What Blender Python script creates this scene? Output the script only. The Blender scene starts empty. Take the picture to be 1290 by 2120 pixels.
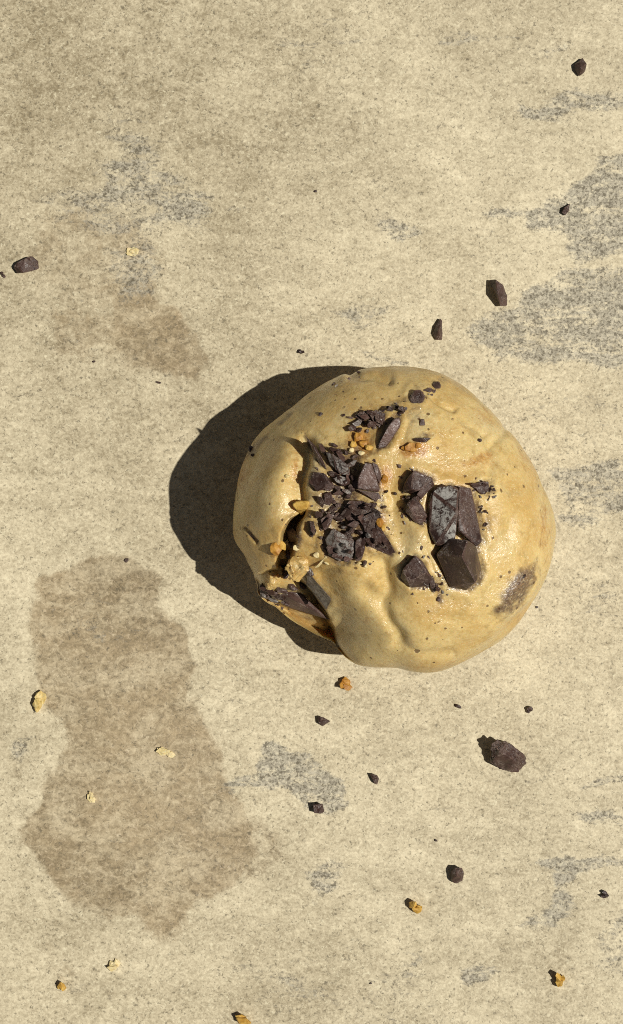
import bpy, bmesh, math, random
import numpy as np
from mathutils import Vector, Matrix
from mathutils.bvhtree import BVHTree

# ------------------------------------------------------------------ camera, sky, sun, exposure
S = 0.0001            # one photograph pixel on the paper = 0.1 mm
D = 0.38              # camera height above the paper (m)
CX, CY = 645.0, 1060.0
scene = bpy.context.scene
cam_data = bpy.data.cameras.new("camera")
cam = bpy.data.objects.new("camera", cam_data)
scene.collection.objects.link(cam)
cam.location = (0, 0, D)
cam_data.sensor_fit = 'VERTICAL'
cam_data.angle = 2 * math.atan(1060 * S / D)
cam_data.clip_start = 0.01
cam_data.clip_end = 50
scene.camera = cam

SUN_EL = math.radians(60)
SUN_TO = Vector((math.cos(SUN_EL) * 0.99, -math.cos(SUN_EL) * 0.145, math.sin(SUN_EL))).normalized()
sun_data = bpy.data.lights.new("sun", 'SUN')
sun_data.energy = 4.0
sun_data.angle = math.radians(0.55)
sun_data.color = (1.0, 0.955, 0.87)
sun = bpy.data.objects.new("sun", sun_data)
sun.rotation_euler = SUN_TO.to_track_quat('Z', 'Y').to_euler()
sun.location = SUN_TO * 2
scene.collection.objects.link(sun)

world = bpy.data.worlds.new("World")
scene.world = world
world.use_nodes = True
wn = world.node_tree
wn.nodes.clear()
sky = wn.nodes.new('ShaderNodeTexSky')
sky.sky_type = 'NISHITA'
sky.sun_disc = False
sky.sun_elevation = SUN_EL
sky.sun_rotation = math.atan2(SUN_TO.x, SUN_TO.y)
sky.dust_density = 0.3
sky.air_density = 0.25
sky.ozone_density = 0.5
hs = wn.nodes.new('ShaderNodeHueSaturation')
hs.inputs['Saturation'].default_value = 0.25
bg = wn.nodes.new('ShaderNodeBackground')
bg.inputs['Strength'].default_value = 0.05
wo = wn.nodes.new('ShaderNodeOutputWorld')
wn.links.new(sky.outputs[0], hs.inputs['Color'])
wn.links.new(hs.outputs[0], bg.inputs[0])
wn.links.new(bg.outputs[0], wo.inputs[0])

scene.cycles.use_denoising = False
scene.cycles.pixel_filter_type = 'BLACKMAN_HARRIS'
scene.cycles.filter_width = 1.0
scene.view_settings.view_transform = 'Standard'
scene.view_settings.look = 'None'
scene.view_settings.exposure = 0.0
scene.view_settings.gamma = 1.0
scene.view_settings.use_curve_mapping = False

# ------------------------------------------------------------------ helpers
def W(px, py, z=0.0):
    """photograph pixel -> point at height z"""
    k = S * (D - z) / D
    return np.array([(px - CX) * k, -(py - CY) * k, z])

def to_px(P):
    k = D / (D - P[:, 2]) / S
    return np.stack([P[:, 0] * k + CX, -P[:, 1] * k + CY], 1)

def hash3(ix, iy, iz, seed):
    h = (ix.astype(np.int64) * 374761393 + iy.astype(np.int64) * 668265263 + iz.astype(np.int64) * 2147483647 + seed * 974711)
    h = (h ^ (h >> 13)) * 1274126177
    h = h & 0x7fffffff
    h = (h ^ (h >> 16)) * 1911520717
    return ((h & 0xffffff) / float(0xffffff)) * 2 - 1

def noise3(P, scale, seed=0):
    """smooth value noise, -1..1; scale = feature size"""
    q = P / scale
    i = np.floor(q).astype(np.int64)
    f = q - i
    f = f * f * f * (f * (f * 6 - 15) + 10)
    r = 0
    for dx in (0, 1):
        wx = f[:, 0] if dx else 1 - f[:, 0]
        for dy in (0, 1):
            wy = f[:, 1] if dy else 1 - f[:, 1]
            for dz in (0, 1):
                wz = f[:, 2] if dz else 1 - f[:, 2]
                r = r + wx * wy * wz * hash3(i[:, 0] + dx, i[:, 1] + dy, i[:, 2] + dz, seed)
    return r

def fbm(P, scale, octaves=3, seed=0):
    r, a = 0, 1.0
    for o in range(octaves):
        r = r + a * noise3(P + 7.3 * scale * o, scale / 2 ** o, seed + o)
        a *= 0.5
    return r

def sstep(a, b, x):
    t = np.clip((x - a) / (b - a), 0, 1)
    return t * t * (3 - 2 * t)

def seg_dist(Q, a, b):
    a = np.array(a, float); b = np.array(b, float)
    ab = b - a
    t = np.clip(((Q - a) @ ab) / max(ab @ ab, 1e-9), 0, 1)
    return np.hypot(*(Q - a - t[:, None] * ab).T)

def line_dist(Q, pts):
    d = np.full(len(Q), 1e9)
    for a, b in zip(pts[:-1], pts[1:]):
        d = np.minimum(d, seg_dist(Q, a, b))
    return d

def poly_sdf(Q, poly):
    """positive inside"""
    d = line_dist(Q, list(poly) + [poly[0]])
    inside = np.zeros(len(Q), bool)
    n = len(poly)
    for k in range(n):
        x1, y1 = poly[k]; x2, y2 = poly[(k + 1) % n]
        c = ((y1 > Q[:, 1]) != (y2 > Q[:, 1])) & (Q[:, 0] < (x2 - x1) * (Q[:, 1] - y1) / (y2 - y1 + 1e-12) + x1)
        inside ^= c
    return np.where(inside, d, -d)

def gauss(Q, cx, cy, rx, ry=None, rot=0.0):
    ry = ry or rx
    c, s = math.cos(math.radians(rot)), math.sin(math.radians(rot))
    dx, dy = Q[:, 0] - cx, Q[:, 1] - cy
    return np.exp(-(((dx * c + dy * s) / rx) ** 2 + ((-dx * s + dy * c) / ry) ** 2))

def new_mesh(name, verts, faces, smooth=True):
    me = bpy.data.meshes.new(name)
    me.from_pydata([tuple(v) for v in verts], [], [tuple(f) for f in faces])
    me.polygons.foreach_set('use_smooth', [smooth] * len(me.polygons))
    me.update()
    return me

def grid_mesh(name, verts, quads, smooth=True):
    """fast quad mesh from numpy arrays"""
    me = bpy.data.meshes.new(name)
    nv, nf = len(verts), len(quads)
    me.vertices.add(nv)
    me.vertices.foreach_set('co', verts.astype(np.float32).ravel())
    me.loops.add(nf * 4)
    me.loops.foreach_set('vertex_index', quads.astype(np.int32).ravel())
    me.polygons.add(nf)
    me.polygons.foreach_set('loop_start', np.arange(nf, dtype=np.int32) * 4)
    me.polygons.foreach_set('use_smooth', np.full(nf, smooth))
    me.update(calc_edges=True)
    return me

def attr(me, name, vals):
    a = me.attributes.new(name, 'FLOAT', 'POINT')
    a.data.foreach_set('value', np.asarray(vals, np.float32))

def link(name, me, mat, parent=None, loc=None):
    o = bpy.data.objects.new(name, me)
    scene.collection.objects.link(o)
    if mat is not None:
        me.materials.append(mat)
    if loc is not None:
        o.location = loc
    if parent is not None:
        o.parent = parent
    return o

class NT:
    """small node-graph helper"""
    def __init__(self, name):
        self.m = bpy.data.materials.new(name)
        self.m.use_nodes = True
        self.t = self.m.node_tree
        self.t.nodes.clear()
        self.out = self.n('ShaderNodeOutputMaterial')
        self.bsdf = self.n('ShaderNodeBsdfPrincipled')
        self.t.links.new(self.bsdf.outputs[0], self.out.inputs[0])
        self.co = self.n('ShaderNodeTexCoord').outputs['Object']
    def n(self, t, **kw):
        nd = self.t.nodes.new(t)
        for k, v in kw.items():
            setattr(nd, k, v)
        return nd
    def put(self, sock, v):
        if isinstance(v, bpy.types.NodeSocket):
            self.t.links.new(v, sock)
        elif v is not None:
            if isinstance(v, tuple) and len(v) == 3 and sock.type == 'RGBA':
                v = v + (1,)
            sock.default_value = v
    def math(self, op, a, b=None, c=None, clamp=False):
        nd = self.n('ShaderNodeMath', operation=op, use_clamp=clamp)
        self.put(nd.inputs[0], a)
        if b is not None: self.put(nd.inputs[1], b)
        if c is not None: self.put(nd.inputs[2], c)
        return nd.outputs[0]
    def mix(self, f, a, b, mode='MIX'):
        nd = self.n('ShaderNodeMix', data_type='RGBA', blend_type=mode)
        self.put(nd.inputs[0], f); self.put(nd.inputs[6], a); self.put(nd.inputs[7], b)
        return nd.outputs[2]
    def ramp(self, v, lo, hi, a=0.0, b=1.0, smooth=True):
        nd = self.n('ShaderNodeMapRange', interpolation_type='SMOOTHSTEP' if smooth else 'LINEAR')
        self.put(nd.inputs[0], v); self.put(nd.inputs[1], lo); self.put(nd.inputs[2], hi)
        self.put(nd.inputs[3], a); self.put(nd.inputs[4], b)
        return nd.outputs[0]
    def noise(self, size, detail=2.0, rough=0.5, dist=0.0, stretch=None, off=0.0):
        mp = self.n('ShaderNodeMapping')
        self.put(mp.inputs[0], self.co)
        st = stretch or (1, 1, 1)
        mp.inputs['Scale'].default_value = st
        mp.inputs['Location'].default_value = (off, off * 1.7, off * 0.6)
        nd = self.n('ShaderNodeTexNoise')
        self.put(nd.inputs['Vector'], mp.outputs[0])
        nd.inputs['Scale'].default_value = 1.0 / size
        nd.inputs['Detail'].default_value = detail
        nd.inputs['Roughness'].default_value = rough
        nd.inputs['Distortion'].default_value = dist
        return nd.outputs['Fac']
    def voro(self, size, feature='F1', rnd=1.0):
        nd = self.n('ShaderNodeTexVoronoi', feature=feature)
        self.put(nd.inputs['Vector'], self.co)
        nd.inputs['Scale'].default_value = 1.0 / size
        nd.inputs['Randomness'].default_value = rnd
        return nd
    def attr(self, name):
        nd = self.n('ShaderNodeAttribute', attribute_name=name)
        return nd.outputs['Fac']
    def bump(self, h, strength, dist, normal=None):
        nd = self.n('ShaderNodeBump')
        nd.inputs['Strength'].default_value = strength
        nd.inputs['Distance'].default_value = dist
        self.put(nd.inputs['Height'], h)
        if normal is not None: self.put(nd.inputs['Normal'], normal)
        return nd.outputs[0]
    def set(self, **kw):
        for k, v in kw.items():
            self.put(self.bsdf.inputs[k.replace('_', ' ')], v)

# ------------------------------------------------------------------ materials
def paper_material():
    g = NT("parchment")
    grease, grey, dense = g.attr('grease'), g.attr('grey'), g.attr('mottle')
    c0 = lambda v, k: g.math('MULTIPLY', g.math('SUBTRACT', v, 0.5), k)
    add = lambda *v: v[0] if len(v) == 1 else g.math('ADD', v[0], add(*v[1:]))
    fA = g.noise(0.00055, 2.0, 0.6, 0.5)                                   # single fibres
    fB = g.noise(0.0017, 5.0, 0.75, 0.8, stretch=(0.8, 1.1, 1), off=2.0)   # fibre clumps
    fC = g.noise(0.008, 4.0, 0.62, 0.4, stretch=(0.7, 1.2, 1), off=5.0)    # cloudy formation
    fD = g.noise(0.030, 3.0, 0.6, 0.3, off=8.0)
    f2 = g.noise(0.00060, 2.0, 0.6, 0.7, off=3.1)                          # dark fibres
    f3 = g.noise(0.00070, 2.0, 0.6, 1.0, off=9.4)                          # pale fibres
    f5 = g.noise(0.0050, 6.0, 0.74, 0.7, stretch=(0.36, 1.5, 1), off=1.3)  # ragged streaks along the sheet
    f6 = g.noise(0.0045, 6.0, 0.76, 0.8, off=12.0)
    tone = add(c0(fA, 1.45), c0(fB, 1.65), c0(fC, 0.95), c0(fD, 0.80), g.math('MULTIPLY', dense, 0.42))
    col = g.mix(g.ramp(tone, -0.50, 0.72, smooth=False), (0.765, 0.678, 0.475), (0.282, 0.230, 0.138))
    # grease soaked into the sheet: edges feather along the fibres, uneven inside
    gs = add(grease, c0(f6, 1.25), c0(fB, 0.35))
    rim = g.math('MULTIPLY', g.ramp(gs, 0.30, 0.50), g.ramp(gs, 0.55, 0.85, 1.0, 0.0))
    gm = g.math('ADD', g.math('MULTIPLY', g.ramp(gs, 0.22, 0.80), g.ramp(add(fC, c0(fB, 0.8)), 0.32, 0.64, 0.60, 1.0)), g.math('MULTIPLY', rim, 0.06), clamp=True)
    gcol = g.mix(g.ramp(add(c0(fA, 0.7), c0(fB, 1.4), c0(fD, 0.8)), -0.32, 0.36, smooth=False), (0.450, 0.350, 0.208), (0.165, 0.126, 0.070))
    col = g.mix(g.math('MULTIPLY', gm, 0.93), col, gcol)
    # grey, translucent patches
    ym = g.ramp(add(grey, c0(f5, 2.3), c0(fB, 1.2), c0(fA, 0.9)), 0.28, 0.84)
    ycol = g.mix(g.ramp(add(c0(f2, 1.3), c0(fB, 1.3)), -0.26, 0.26, smooth=False), (0.510, 0.470, 0.365), (0.132, 0.118, 0.090))
    col = g.mix(g.math('MULTIPLY', ym, 0.85), col, ycol)
    # dark flecks gather where the sheet is grey or mottled
    thr = g.math('SUBTRACT', 0.585, add(g.math('MULTIPLY', ym, 0.060), g.math('MULTIPLY', dense, 0.02), c0(fB, 0.25)))
    fl = g.ramp(g.math('SUBTRACT', f2, thr), 0.0, 0.13)
    col = g.mix(g.math('MULTIPLY', fl, 0.70), col, (0.140, 0.118, 0.075))
    pl = g.ramp(f3, 0.56, 0.74)
    col = g.mix(g.math('MULTIPLY', pl, 0.50), col, g.mix(gm, (0.84, 0.78, 0.56), (0.64, 0.52, 0.36)))
    hgt = add(fB, g.math('MULTIPLY', f2, -0.4))
    g.set(Base_Color=col, Roughness=g.ramp(gm, 0, 1, 0.60, 0.42), Specular_IOR_Level=0.35,
          Normal=g.bump(hgt, 0.6, 0.00016))
    return g.m

def dough_material():
    g = NT("cookie_dough")
    toffee_shade, choc, pale = g.attr('toffee'), g.attr('cocoa'), g.attr('pale')
    n1 = g.noise(0.013, 4.0, 0.6, 0.5)
    n2 = g.noise(0.0022, 4.0, 0.62, off=2.0)
    n3 = g.noise(0.00075, 3.0, 0.7, off=4.0)
    n4 = g.noise(0.006, 3.0, 0.6, 0.4, off=7.0)
    col = g.mix(g.ramp(n1, 0.36, 0.64), (0.680, 0.512, 0.218), (0.590, 0.390, 0.130))
    col = g.mix(g.math('MULTIPLY', g.ramp(n4, 0.52, 0.70), 0.45), col, (0.66, 0.55, 0.29))
    col = g.mix(g.math('MULTIPLY', g.ramp(n2, 0.50, 0.66), 0.40), col, (0.42, 0.29, 0.095))
    n6 = g.noise(0.0040, 5.0, 0.7, 0.6, off=21.0)
    col = g.mix(g.math('MULTIPLY', g.ramp(n6, 0.56, 0.72), 0.42), col, (0.42, 0.235, 0.075))
    col = g.mix(pale, col, (0.66, 0.57, 0.33))
    tm = g.ramp(g.math('ADD', toffee_shade, g.math('MULTIPLY', g.math('SUBTRACT', n2, 0.5), 1.1)), 0.18, 0.75)
    col = g.mix(g.math('MULTIPLY', tm, 0.85), col, g.mix(g.ramp(n3, 0.4, 0.65), (0.33, 0.135, 0.022), (0.56, 0.29, 0.07)))
    cm = g.ramp(g.math('ADD', choc, g.math('MULTIPLY', g.math('SUBTRACT', n2, 0.5), 1.1)), 0.12, 0.70)
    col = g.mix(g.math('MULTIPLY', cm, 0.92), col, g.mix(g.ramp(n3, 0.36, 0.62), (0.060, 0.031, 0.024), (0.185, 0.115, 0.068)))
    # fine grain of sugar and flour
    n7 = g.noise(0.00065, 3.0, 0.7, 0.4, off=31.0)
    col = g.mix(g.ramp(n7, 0.52, 0.72, 0.0, 0.42), col, (0.36, 0.235, 0.075))
    col = g.mix(g.ramp(n7, 0.48, 0.30, 0.0, 0.45), col, (0.76, 0.64, 0.36))
    # brown sugar and cocoa specks
    sp = None
    for size, lo, r in ((0.0017, 0.55, 0.23), (0.0034, 0.62, 0.19)):
        v = g.voro(size)
        sep = g.n('ShaderNodeSeparateColor'); g.put(sep.inputs[0], v.outputs['Color'])
        rad = g.ramp(sep.outputs[0], lo, 1.0, 0.0, r, smooth=False)
        q = g.ramp(g.math('SUBTRACT', rad, g.math('ADD', v.outputs['Distance'], g.math('MULTIPLY', g.math('SUBTRACT', n3, 0.5), 0.25))), -0.01, 0.05)
        sp = q if sp is None else g.math('MAXIMUM', sp, q)
    col = g.mix(g.math('MULTIPLY', sp, 0.80), col, (0.10, 0.042, 0.014))
    n5 = g.noise(0.00060, 2.0, 0.6, off=11.0)
    wet = g.ramp(n4, 0.40, 0.58)
    h = g.math('ADD', g.math('MULTIPLY', n2, 0.42), g.math('ADD', g.math('MULTIPLY', n5, 0.20), g.math('MULTIPLY', sp, -0.25)))
    hc = g.math('ADD', g.math('MULTIPLY', n2, 0.35), g.math('MULTIPLY', n5, 0.80))
    g.set(Base_Color=col, Roughness=0.42, Specular_IOR_Level=0.34,
          Subsurface_Weight=0.32, Subsurface_Radius=(1.0, 0.6, 0.28), Subsurface_Scale=0.0014,
          Coat_Weight=g.ramp(wet, 0.0, 1.0, 0.12, 0.55), Coat_Roughness=0.16,
          Coat_Normal=g.bump(hc, 1.0, 0.00036), Normal=g.bump(h, 1.0, 0.00036))
    return g.m

def choc_material(name, bloom=0.0, crumb=0.5, tone=1.0):
    g = NT(name)
    n1 = g.noise(0.005, 3.0, 0.6)
    n2 = g.noise(0.0011, 4.0, 0.7, 0.6, off=2.2)
    n3 = g.noise(0.0016, 5.0, 0.75, 2.0, off=6.0)
    n4 = g.noise(0.0030, 3.0, 0.6, 0.5, off=14.0)
    a, b = (0.032 * tone, 0.0158 * tone, 0.0118 * tone), (0.074 * tone, 0.041 * tone, 0.032 * tone)
    col = g.mix(g.ramp(g.math('ADD', n1, g.math('MULTIPLY', g.math('SUBTRACT', n2, 0.5), 0.6)), 0.34, 0.66), a, b)
    # thin scuffs, plus painted highlights on broken grain and painted dark gaps
    ridge = g.math('ABSOLUTE', g.math('SUBTRACT', n3, 0.5))
    sc = g.math('MULTIPLY', g.ramp(ridge, 0.004, 0.030, 1.0, 0.0), g.ramp(n4, 0.62 - 0.20 * crumb, 0.70 - 0.12 * crumb))
    col = g.mix(g.math('MULTIPLY', sc, 0.40 + 0.60 * crumb), col, (0.52, 0.39, 0.32))
    col = g.mix(g.math('MULTIPLY', g.ramp(n2, 0.56, 0.68), 0.35 + 0.5 * crumb), col, (0.012, 0.005, 0.004))
    if bloom:
        bm = g.math('MULTIPLY', g.ramp(g.noise(0.006, 3.0, 0.6, 0.4, off=8.0), 0.36, 0.50), g.ramp(g.noise(0.0013, 4.0, 0.74, 1.2, off=1.0), 0.40, 0.56))
        col = g.mix(g.math('MULTIPLY', bm, bloom), col, (0.40, 0.385, 0.35))
    h = g.math('ADD', n2, g.math('MULTIPLY', sc, 0.35))
    g.set(Base_Color=col, Roughness=g.ramp(n2, 0.36, 0.62, 0.24, 0.55), Specular_IOR_Level=0.5,
          Normal=g.bump(h, 0.55 + 0.45 * crumb, 0.00030))
    return g.m

def toffee_material(name, c1, c2):
    g = NT(name)
    n1 = g.noise(0.0012, 3.0, 0.6)
    n2 = g.noise(0.0005, 3.0, 0.6, off=3.0)
    col = g.mix(g.ramp(n1, 0.35, 0.65), c1, c2)
    g.set(Base_Color=col, Roughness=0.5, Specular_IOR_Level=0.35, Subsurface_Weight=0.15, Subsurface_Radius=(1, 0.6, 0.2), Subsurface_Scale=0.0005,
          Normal=g.bump(n2, 0.6, 0.0002))
    return g.m

M_PAPER = paper_material()
M_DOUGH = dough_material()
M_CHOC = choc_material("dark_chocolate", 0.0, 0.50)
M_CRUMBLY = choc_material("chopped_chocolate", 0.0, 0.90, 1.25)
M_BLOOM = choc_material("bloomed_chocolate", 1.0, 0.4, 0.9)
M_DUSTY = choc_material("dusty_chocolate", 0.6, 0.95, 1.1)
M_MATT = choc_material("pale_chocolate", 0.0, 0.35, 1.75)  # paler chocolate, also carries the painted sheen of the smooth flat chunk
M_EDGE = choc_material("broken_chocolate_edge", 0.0, 0.9, 1.6)
M_TOFFEE = toffee_material("toffee", (0.50, 0.285, 0.050), (0.66, 0.43, 0.11))
M_AMBER = toffee_material("amber_toffee", (0.34, 0.145, 0.020), (0.52, 0.27, 0.05))
M_GOLD = toffee_material("pale_toffee", (0.60, 0.43, 0.14), (0.70, 0.55, 0.24))
M_PALE = toffee_material("pale_crumb", (0.66, 0.53, 0.25), (0.74, 0.62, 0.35))

# ------------------------------------------------------------------ parchment paper (the surface)
def paper_z(P2):
    Q = np.c_[P2, np.zeros(len(P2))]
    z = 0.00035 * noise3(Q, 0.045, 11) + 0.00012 * noise3(Q, 0.017, 12)
    r = np.hypot(P2[:, 0] - 0.0165, P2[:, 1] + 0.0015)
    return z * sstep(0.02, 0.05, r)

def build_paper():
    def axis(half, step, far):
        core = np.arange(-half, half + step / 2, step)
        out = half + np.geomspace(step, far - half, 40)
        return np.r_[-out[::-1], core, out]
    xs, ys = axis(0.070, 0.0004, 0.30), axis(0.111, 0.0004, 0.34)
    X, Y = np.meshgrid(xs, ys)
    P2 = np.c_[X.ravel(), Y.ravel()]
    V = np.c_[P2, paper_z(P2)]
    nx, ny = len(xs), len(ys)
    idx = np.arange(nx * ny).reshape(ny, nx)
    quads = np.stack([idx[:-1, :-1], idx[:-1, 1:], idx[1:, 1:], idx[1:, :-1]], -1).reshape(-1, 4)
    me = grid_mesh("parchment_paper", V, quads)
    Q = to_px(V)
    Z3 = np.c_[Q, np.zeros(len(Q))]
    wob = np.stack([fbm(Z3, 70, 4, 21), fbm(Z3, 70, 4, 31)], 1)
    Qw = Q + wob * 16
    def soft(poly, w, a, q=Qw):
        return a * sstep(-w, w, poly_sdf(q, poly))
    grease = np.zeros(len(Q))
    for poly, w, a in [
        ([(60,1230),(100,1190),(160,1155),(240,1138),(300,1152),(332,1190),(340,1240),(385,1290),(408,1340),(402,1420),(412,1480),(450,1550),(475,1630),(525,1690),(545,1770),(505,1850),(400,1885),(370,1925),(330,1950),(290,1915),(250,1905),(180,1880),(125,1850),(85,1800),(30,1760),(40,1720),(95,1670),(105,1610),(130,1580),(150,1550),(130,1510),(100,1480),(75,1440),(60,1330),(48,1270)], 17, 0.80),
        ([(105,1230),(170,1170),(260,1150),(320,1190),(330,1250),(395,1310),(400,1380),(330,1440),(220,1450),(120,1420),(80,1330)], 22, 0.28),
        ([(70,1730),(130,1670),(260,1620),(400,1640),(450,1720),(430,1800),(340,1860),(220,1870),(120,1820)], 28, 0.22),
        ([(240,610),(290,570),(325,600),(345,640),(380,650),(385,668),(430,680),(428,735),(400,785),(350,778),(270,752),(215,735),(230,690),(220,650)], 16, 0.78),
        ([(100,675),(150,660),(190,690),(180,740),(120,730)], 22, 0.42),
        ([(300,1880),(380,1860),(420,1900),(370,1960),(300,1950)], 25, 0.45),
        ([(60,1940),(130,1960),(220,2030),(310,2070),(240,2085),(130,2030)], 22, 0.36),
        ([(40,470),(180,380),(320,440),(345,540),(360,640),(240,670),(120,650),(50,580)], 50, 0.50),
        ([(100,640),(240,640),(430,680),(410,790),(250,765),(100,745)], 30, 0.52),
        ([(500,1650),(580,1690),(610,1760),(560,1830),(490,1850)], 34, 0.46),
        ([(0,1560),(60,1540),(80,1600),(20,1640),(0,1640)], 20, 0.30),
    ]:
        grease = np.maximum(grease, soft(poly, w, a)) + 0.0
    grey = np.zeros(len(Q))
    for poly, w, a in [
        ([(1400,300),(1290,318),(1235,340),(1195,368),(1150,402),(1120,425),(1080,440),(1100,470),(1160,480),(1170,530),(1200,560),(1290,520),(1400,520)], 14, 0.78),
        ([(1180,560),(1290,545),(1400,560),(1400,780),(1290,768),(1200,755),(1110,745),(1020,735),(960,690),(1000,655),(1060,630),(1080,590),(1130,570)], 16, 0.76),
        ([(1085,200),(1130,208),(1180,182),(1240,178),(1400,195),(1400,220),(1210,232),(1140,250),(1090,242)], 13, 0.72),
        ([(1130,980),(1200,968),(1400,955),(1400,1078),(1290,1074),(1200,1078),(1140,1072),(1180,1030)], 14, 0.62),
        ([(755,458),(800,448),(850,460),(868,482),(800,492)], 12, 0.62),
        ([(690,632),(760,622),(830,635),(800,658),(735,662)], 11, 0.55),
        ([(730,706),(770,712),(830,735),(875,752),(820,752),(770,730)], 8, 0.62),
        ([(995,430),(1050,420),(1100,440),(1060,470),(1010,465)], 13, 0.50),
        ([(450,1640),(520,1605),(545,1545),(610,1548),(655,1570),(690,1610),(735,1655),(690,1680),(640,1675),(600,1625),(540,1625),(480,1648)], 10, 0.78),
        ([(620,1790),(690,1782),(720,1800),(705,1850),(650,1868),(640,1830)], 13, 0.58),
        ([(1100,1800),(1170,1768),(1290,1776),(1400,1770),(1400,1800),(1245,1808),(1185,1842),(1200,1880),(1150,1918),(1065,1915),(1110,1890),(1150,1868),(1155,1815)], 11, 0.80),
        ([(1195,1690),(1240,1682),(1400,1690),(1400,1720),(1270,1712),(1210,1706)], 8, 0.66),
        ([(1180,1640),(1240,1618),(1330,1605),(1330,1622),(1240,1640)], 7, 0.52),
        ([(952,2012),(990,2000),(1048,2022),(1000,2045),(955,2036)], 11, 0.64),
        ([(1235,1915),(1290,1880),(1400,1890),(1400,2060),(1270,2030),(1230,1995)], 16, 0.56),
        ([(210,250),(290,250),(350,330),(430,400),(410,470),(300,500),(220,480),(120,470),(90,420),(190,380),(220,320)], 36, 0.62),
        ([(220,520),(310,505),(335,560),(330,620),(250,630)], 26, 0.66),
        ([(560,80),(700,40),(760,90),(640,140)], 40, 0.40),
        ([(900,90),(960,60),(1180,85),(1190,105),(1060,112)], 14, 0.40),
        ([(640,30),(700,60),(690,100),(650,90)], 22, 0.42),
        ([(230,560),(310,550),(330,600),(250,620)], 22, 0.44),
        ([(210,1190),(230,1250),(220,1330),(170,1330),(170,1240)], 30, 0.30),
        ([(20,1540),(70,1520),(60,1590),(30,1610)], 11, 0.56),
        ([(1180,1180),(1290,1170),(1290,1270),(1200,1260)], 30, 0.36),
        ([(700,1995),(860,1970),(900,2100),(560,2100),(480,2010)], 60, 0.28),
        ([(1040,780),(1290,800),(1290,960),(1130,960),(1060,860)], 40, 0.22),
    ]:
        grey = np.maximum(grey, soft(poly, w, a))
    mott = 0.85 * gauss(Q, 100, 100, 620, 620) + 0.5 * gauss(Q, 560, 2050, 350, 160) + 0.35 * gauss(Q, 300, 1000, 300, 200)
    mott = np.clip(mott + 0.22 * fbm(Z3, 260, 4, 41), 0, 1)
    attr(me, 'grease', grease); attr(me, 'grey', grey); attr(me, 'mottle', mott)
    o = link("parchment_paper", me, M_PAPER)
    o['kind'] = 'structure'
    o['label'] = 'cream parchment paper with brown grease stains and grey patches'
    return o

build_paper()

# ------------------------------------------------------------------ cookie dough ball
# pieces pressed into the dough: outline points (photo x, photo y, height over the dough)
CHUNKS = []
def later(*a, **k):
    CHUNKS.append((a, k))
CH = "chocolate_chunk"
# --- right-hand group
later(CH, [(886,1045,22),(893,1018,30),(906,1006,34),(934,1003,42),(951,1013,52),(948,1060,62),(947,1104,58),(940,1126,44),(902,1131,34),(888,1104,24)], M_BLOOM, sink=30, bevel=0.0006, label='rounded chocolate chunk dusted with grey-white bloom')
later(CH, [(950,1006,42),(975,1009,30),(982,1030,30),(988,1062,28),(999,1122,22),(986,1134,26),(968,1112,44),(948,1098,50),(949,1055,54)], M_CHOC, sink=30, bevel=0.0003)
later(CH, [(903,1148,40),(930,1114,52),(969,1118,84),(957,1152,104),(986,1130,60),(998,1181,30),(986,1206,76),(966,1223,30),(931,1217,2),(911,1178,10)], M_CHOC, sink=30, bevel=0.00022, rough=0.00005, label='large sharp-edged chocolate chunk with clean broken faces')
later(CH, [(834,1178,34),(860,1149,42),(876,1163,34),(884,1185,36),(897,1199,14),(884,1215,6),(851,1217,10),(828,1197,8),(846,1206,28)], M_CHOC, sink=26, bevel=0.00018, rough=0.00005)
later(CH, [(832,1018,12),(840,994,26),(857,973,34),(895,989,30),(899,1000,24),(870,1016,36),(852,1014,38),(848,1022,14)], M_CHOC, sink=22, bevel=0.0002)
later(CH, [(862,1024,30),(875,1008,34),(896,996,30),(900,1003,22),(880,1022,30),(872,1034,26)], M_CRUMBLY, sink=16)
later(CH, [(843,1040,30),(860,1026,28),(874,1046,36),(885,1068,26),(873,1089,8),(857,1080,14),(839,1060,20),(850,1052,40)], M_CRUMBLY, sink=22, bevel=0.00018)
later(CH, [(972,1003,10),(996,996,12),(1012,996,8),(1013,1018,6),(998,1024,8),(985,1012,14)], M_CRUMBLY, sink=8, rough=0.00015)
later(CH, [(888,1200,22),(898,1196,18),(906,1222,10),(898,1228,6),(890,1215,10)], M_CRUMBLY, sink=8)
# --- left-hand group
later(CH, [(631,900,62),(642,912,50),(655,924,42),(668,950,34),(677,973,22),(662,962,16),(643,928,24)], M_CHOC, sink=10, shrink=0.6, bevel=0.0001, label='thin pointed chocolate shard standing up from the dough')
later(CH, [(673,934,30),(688,940,42),(716,958,40),(725,974,32),(722,985,18),(704,982,26),(684,962,18)], M_DUSTY, sink=16, rough=0.00015)
later(CH, [(756,957,48),(770,960,42),(780,990,36),(787,1012,30),(784,1020,22),(762,1014,32),(740,1012,36),(741,990,42)], M_MATT, sink=14, bevel=0.00025, rough=0.00002, label='smooth chocolate chunk with a pale grey sheen painted on its flat face')  # paler base colour paints in the sheen of this face
later(CH, [(741,1014,28),(785,1020,16),(789,1032,10),(776,1037,12),(760,1027,16)], M_CRUMBLY, sink=20)
later(CH, [(770,956,30),(782,962,26),(790,985,20),(786,1002,20),(778,985,30)], M_CHOC, sink=16)
later(CH, [(641,985,18),(650,977,24),(672,979,26),(678,995,28),(674,1012,22),(656,1019,16),(645,1005,16)], M_CHOC, sink=14, bevel=0.0002)
later(CH, [(672,979,24),(684,993,20),(694,1008,14),(684,1016,12),(672,1016,18),(679,996,26)], M_CRUMBLY, sink=10)
later(CH, [(671,1022,14),(684,1018,18),(690,1034,16),(683,1048,8),(672,1042,10)], M_CHOC, sink=10)
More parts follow.
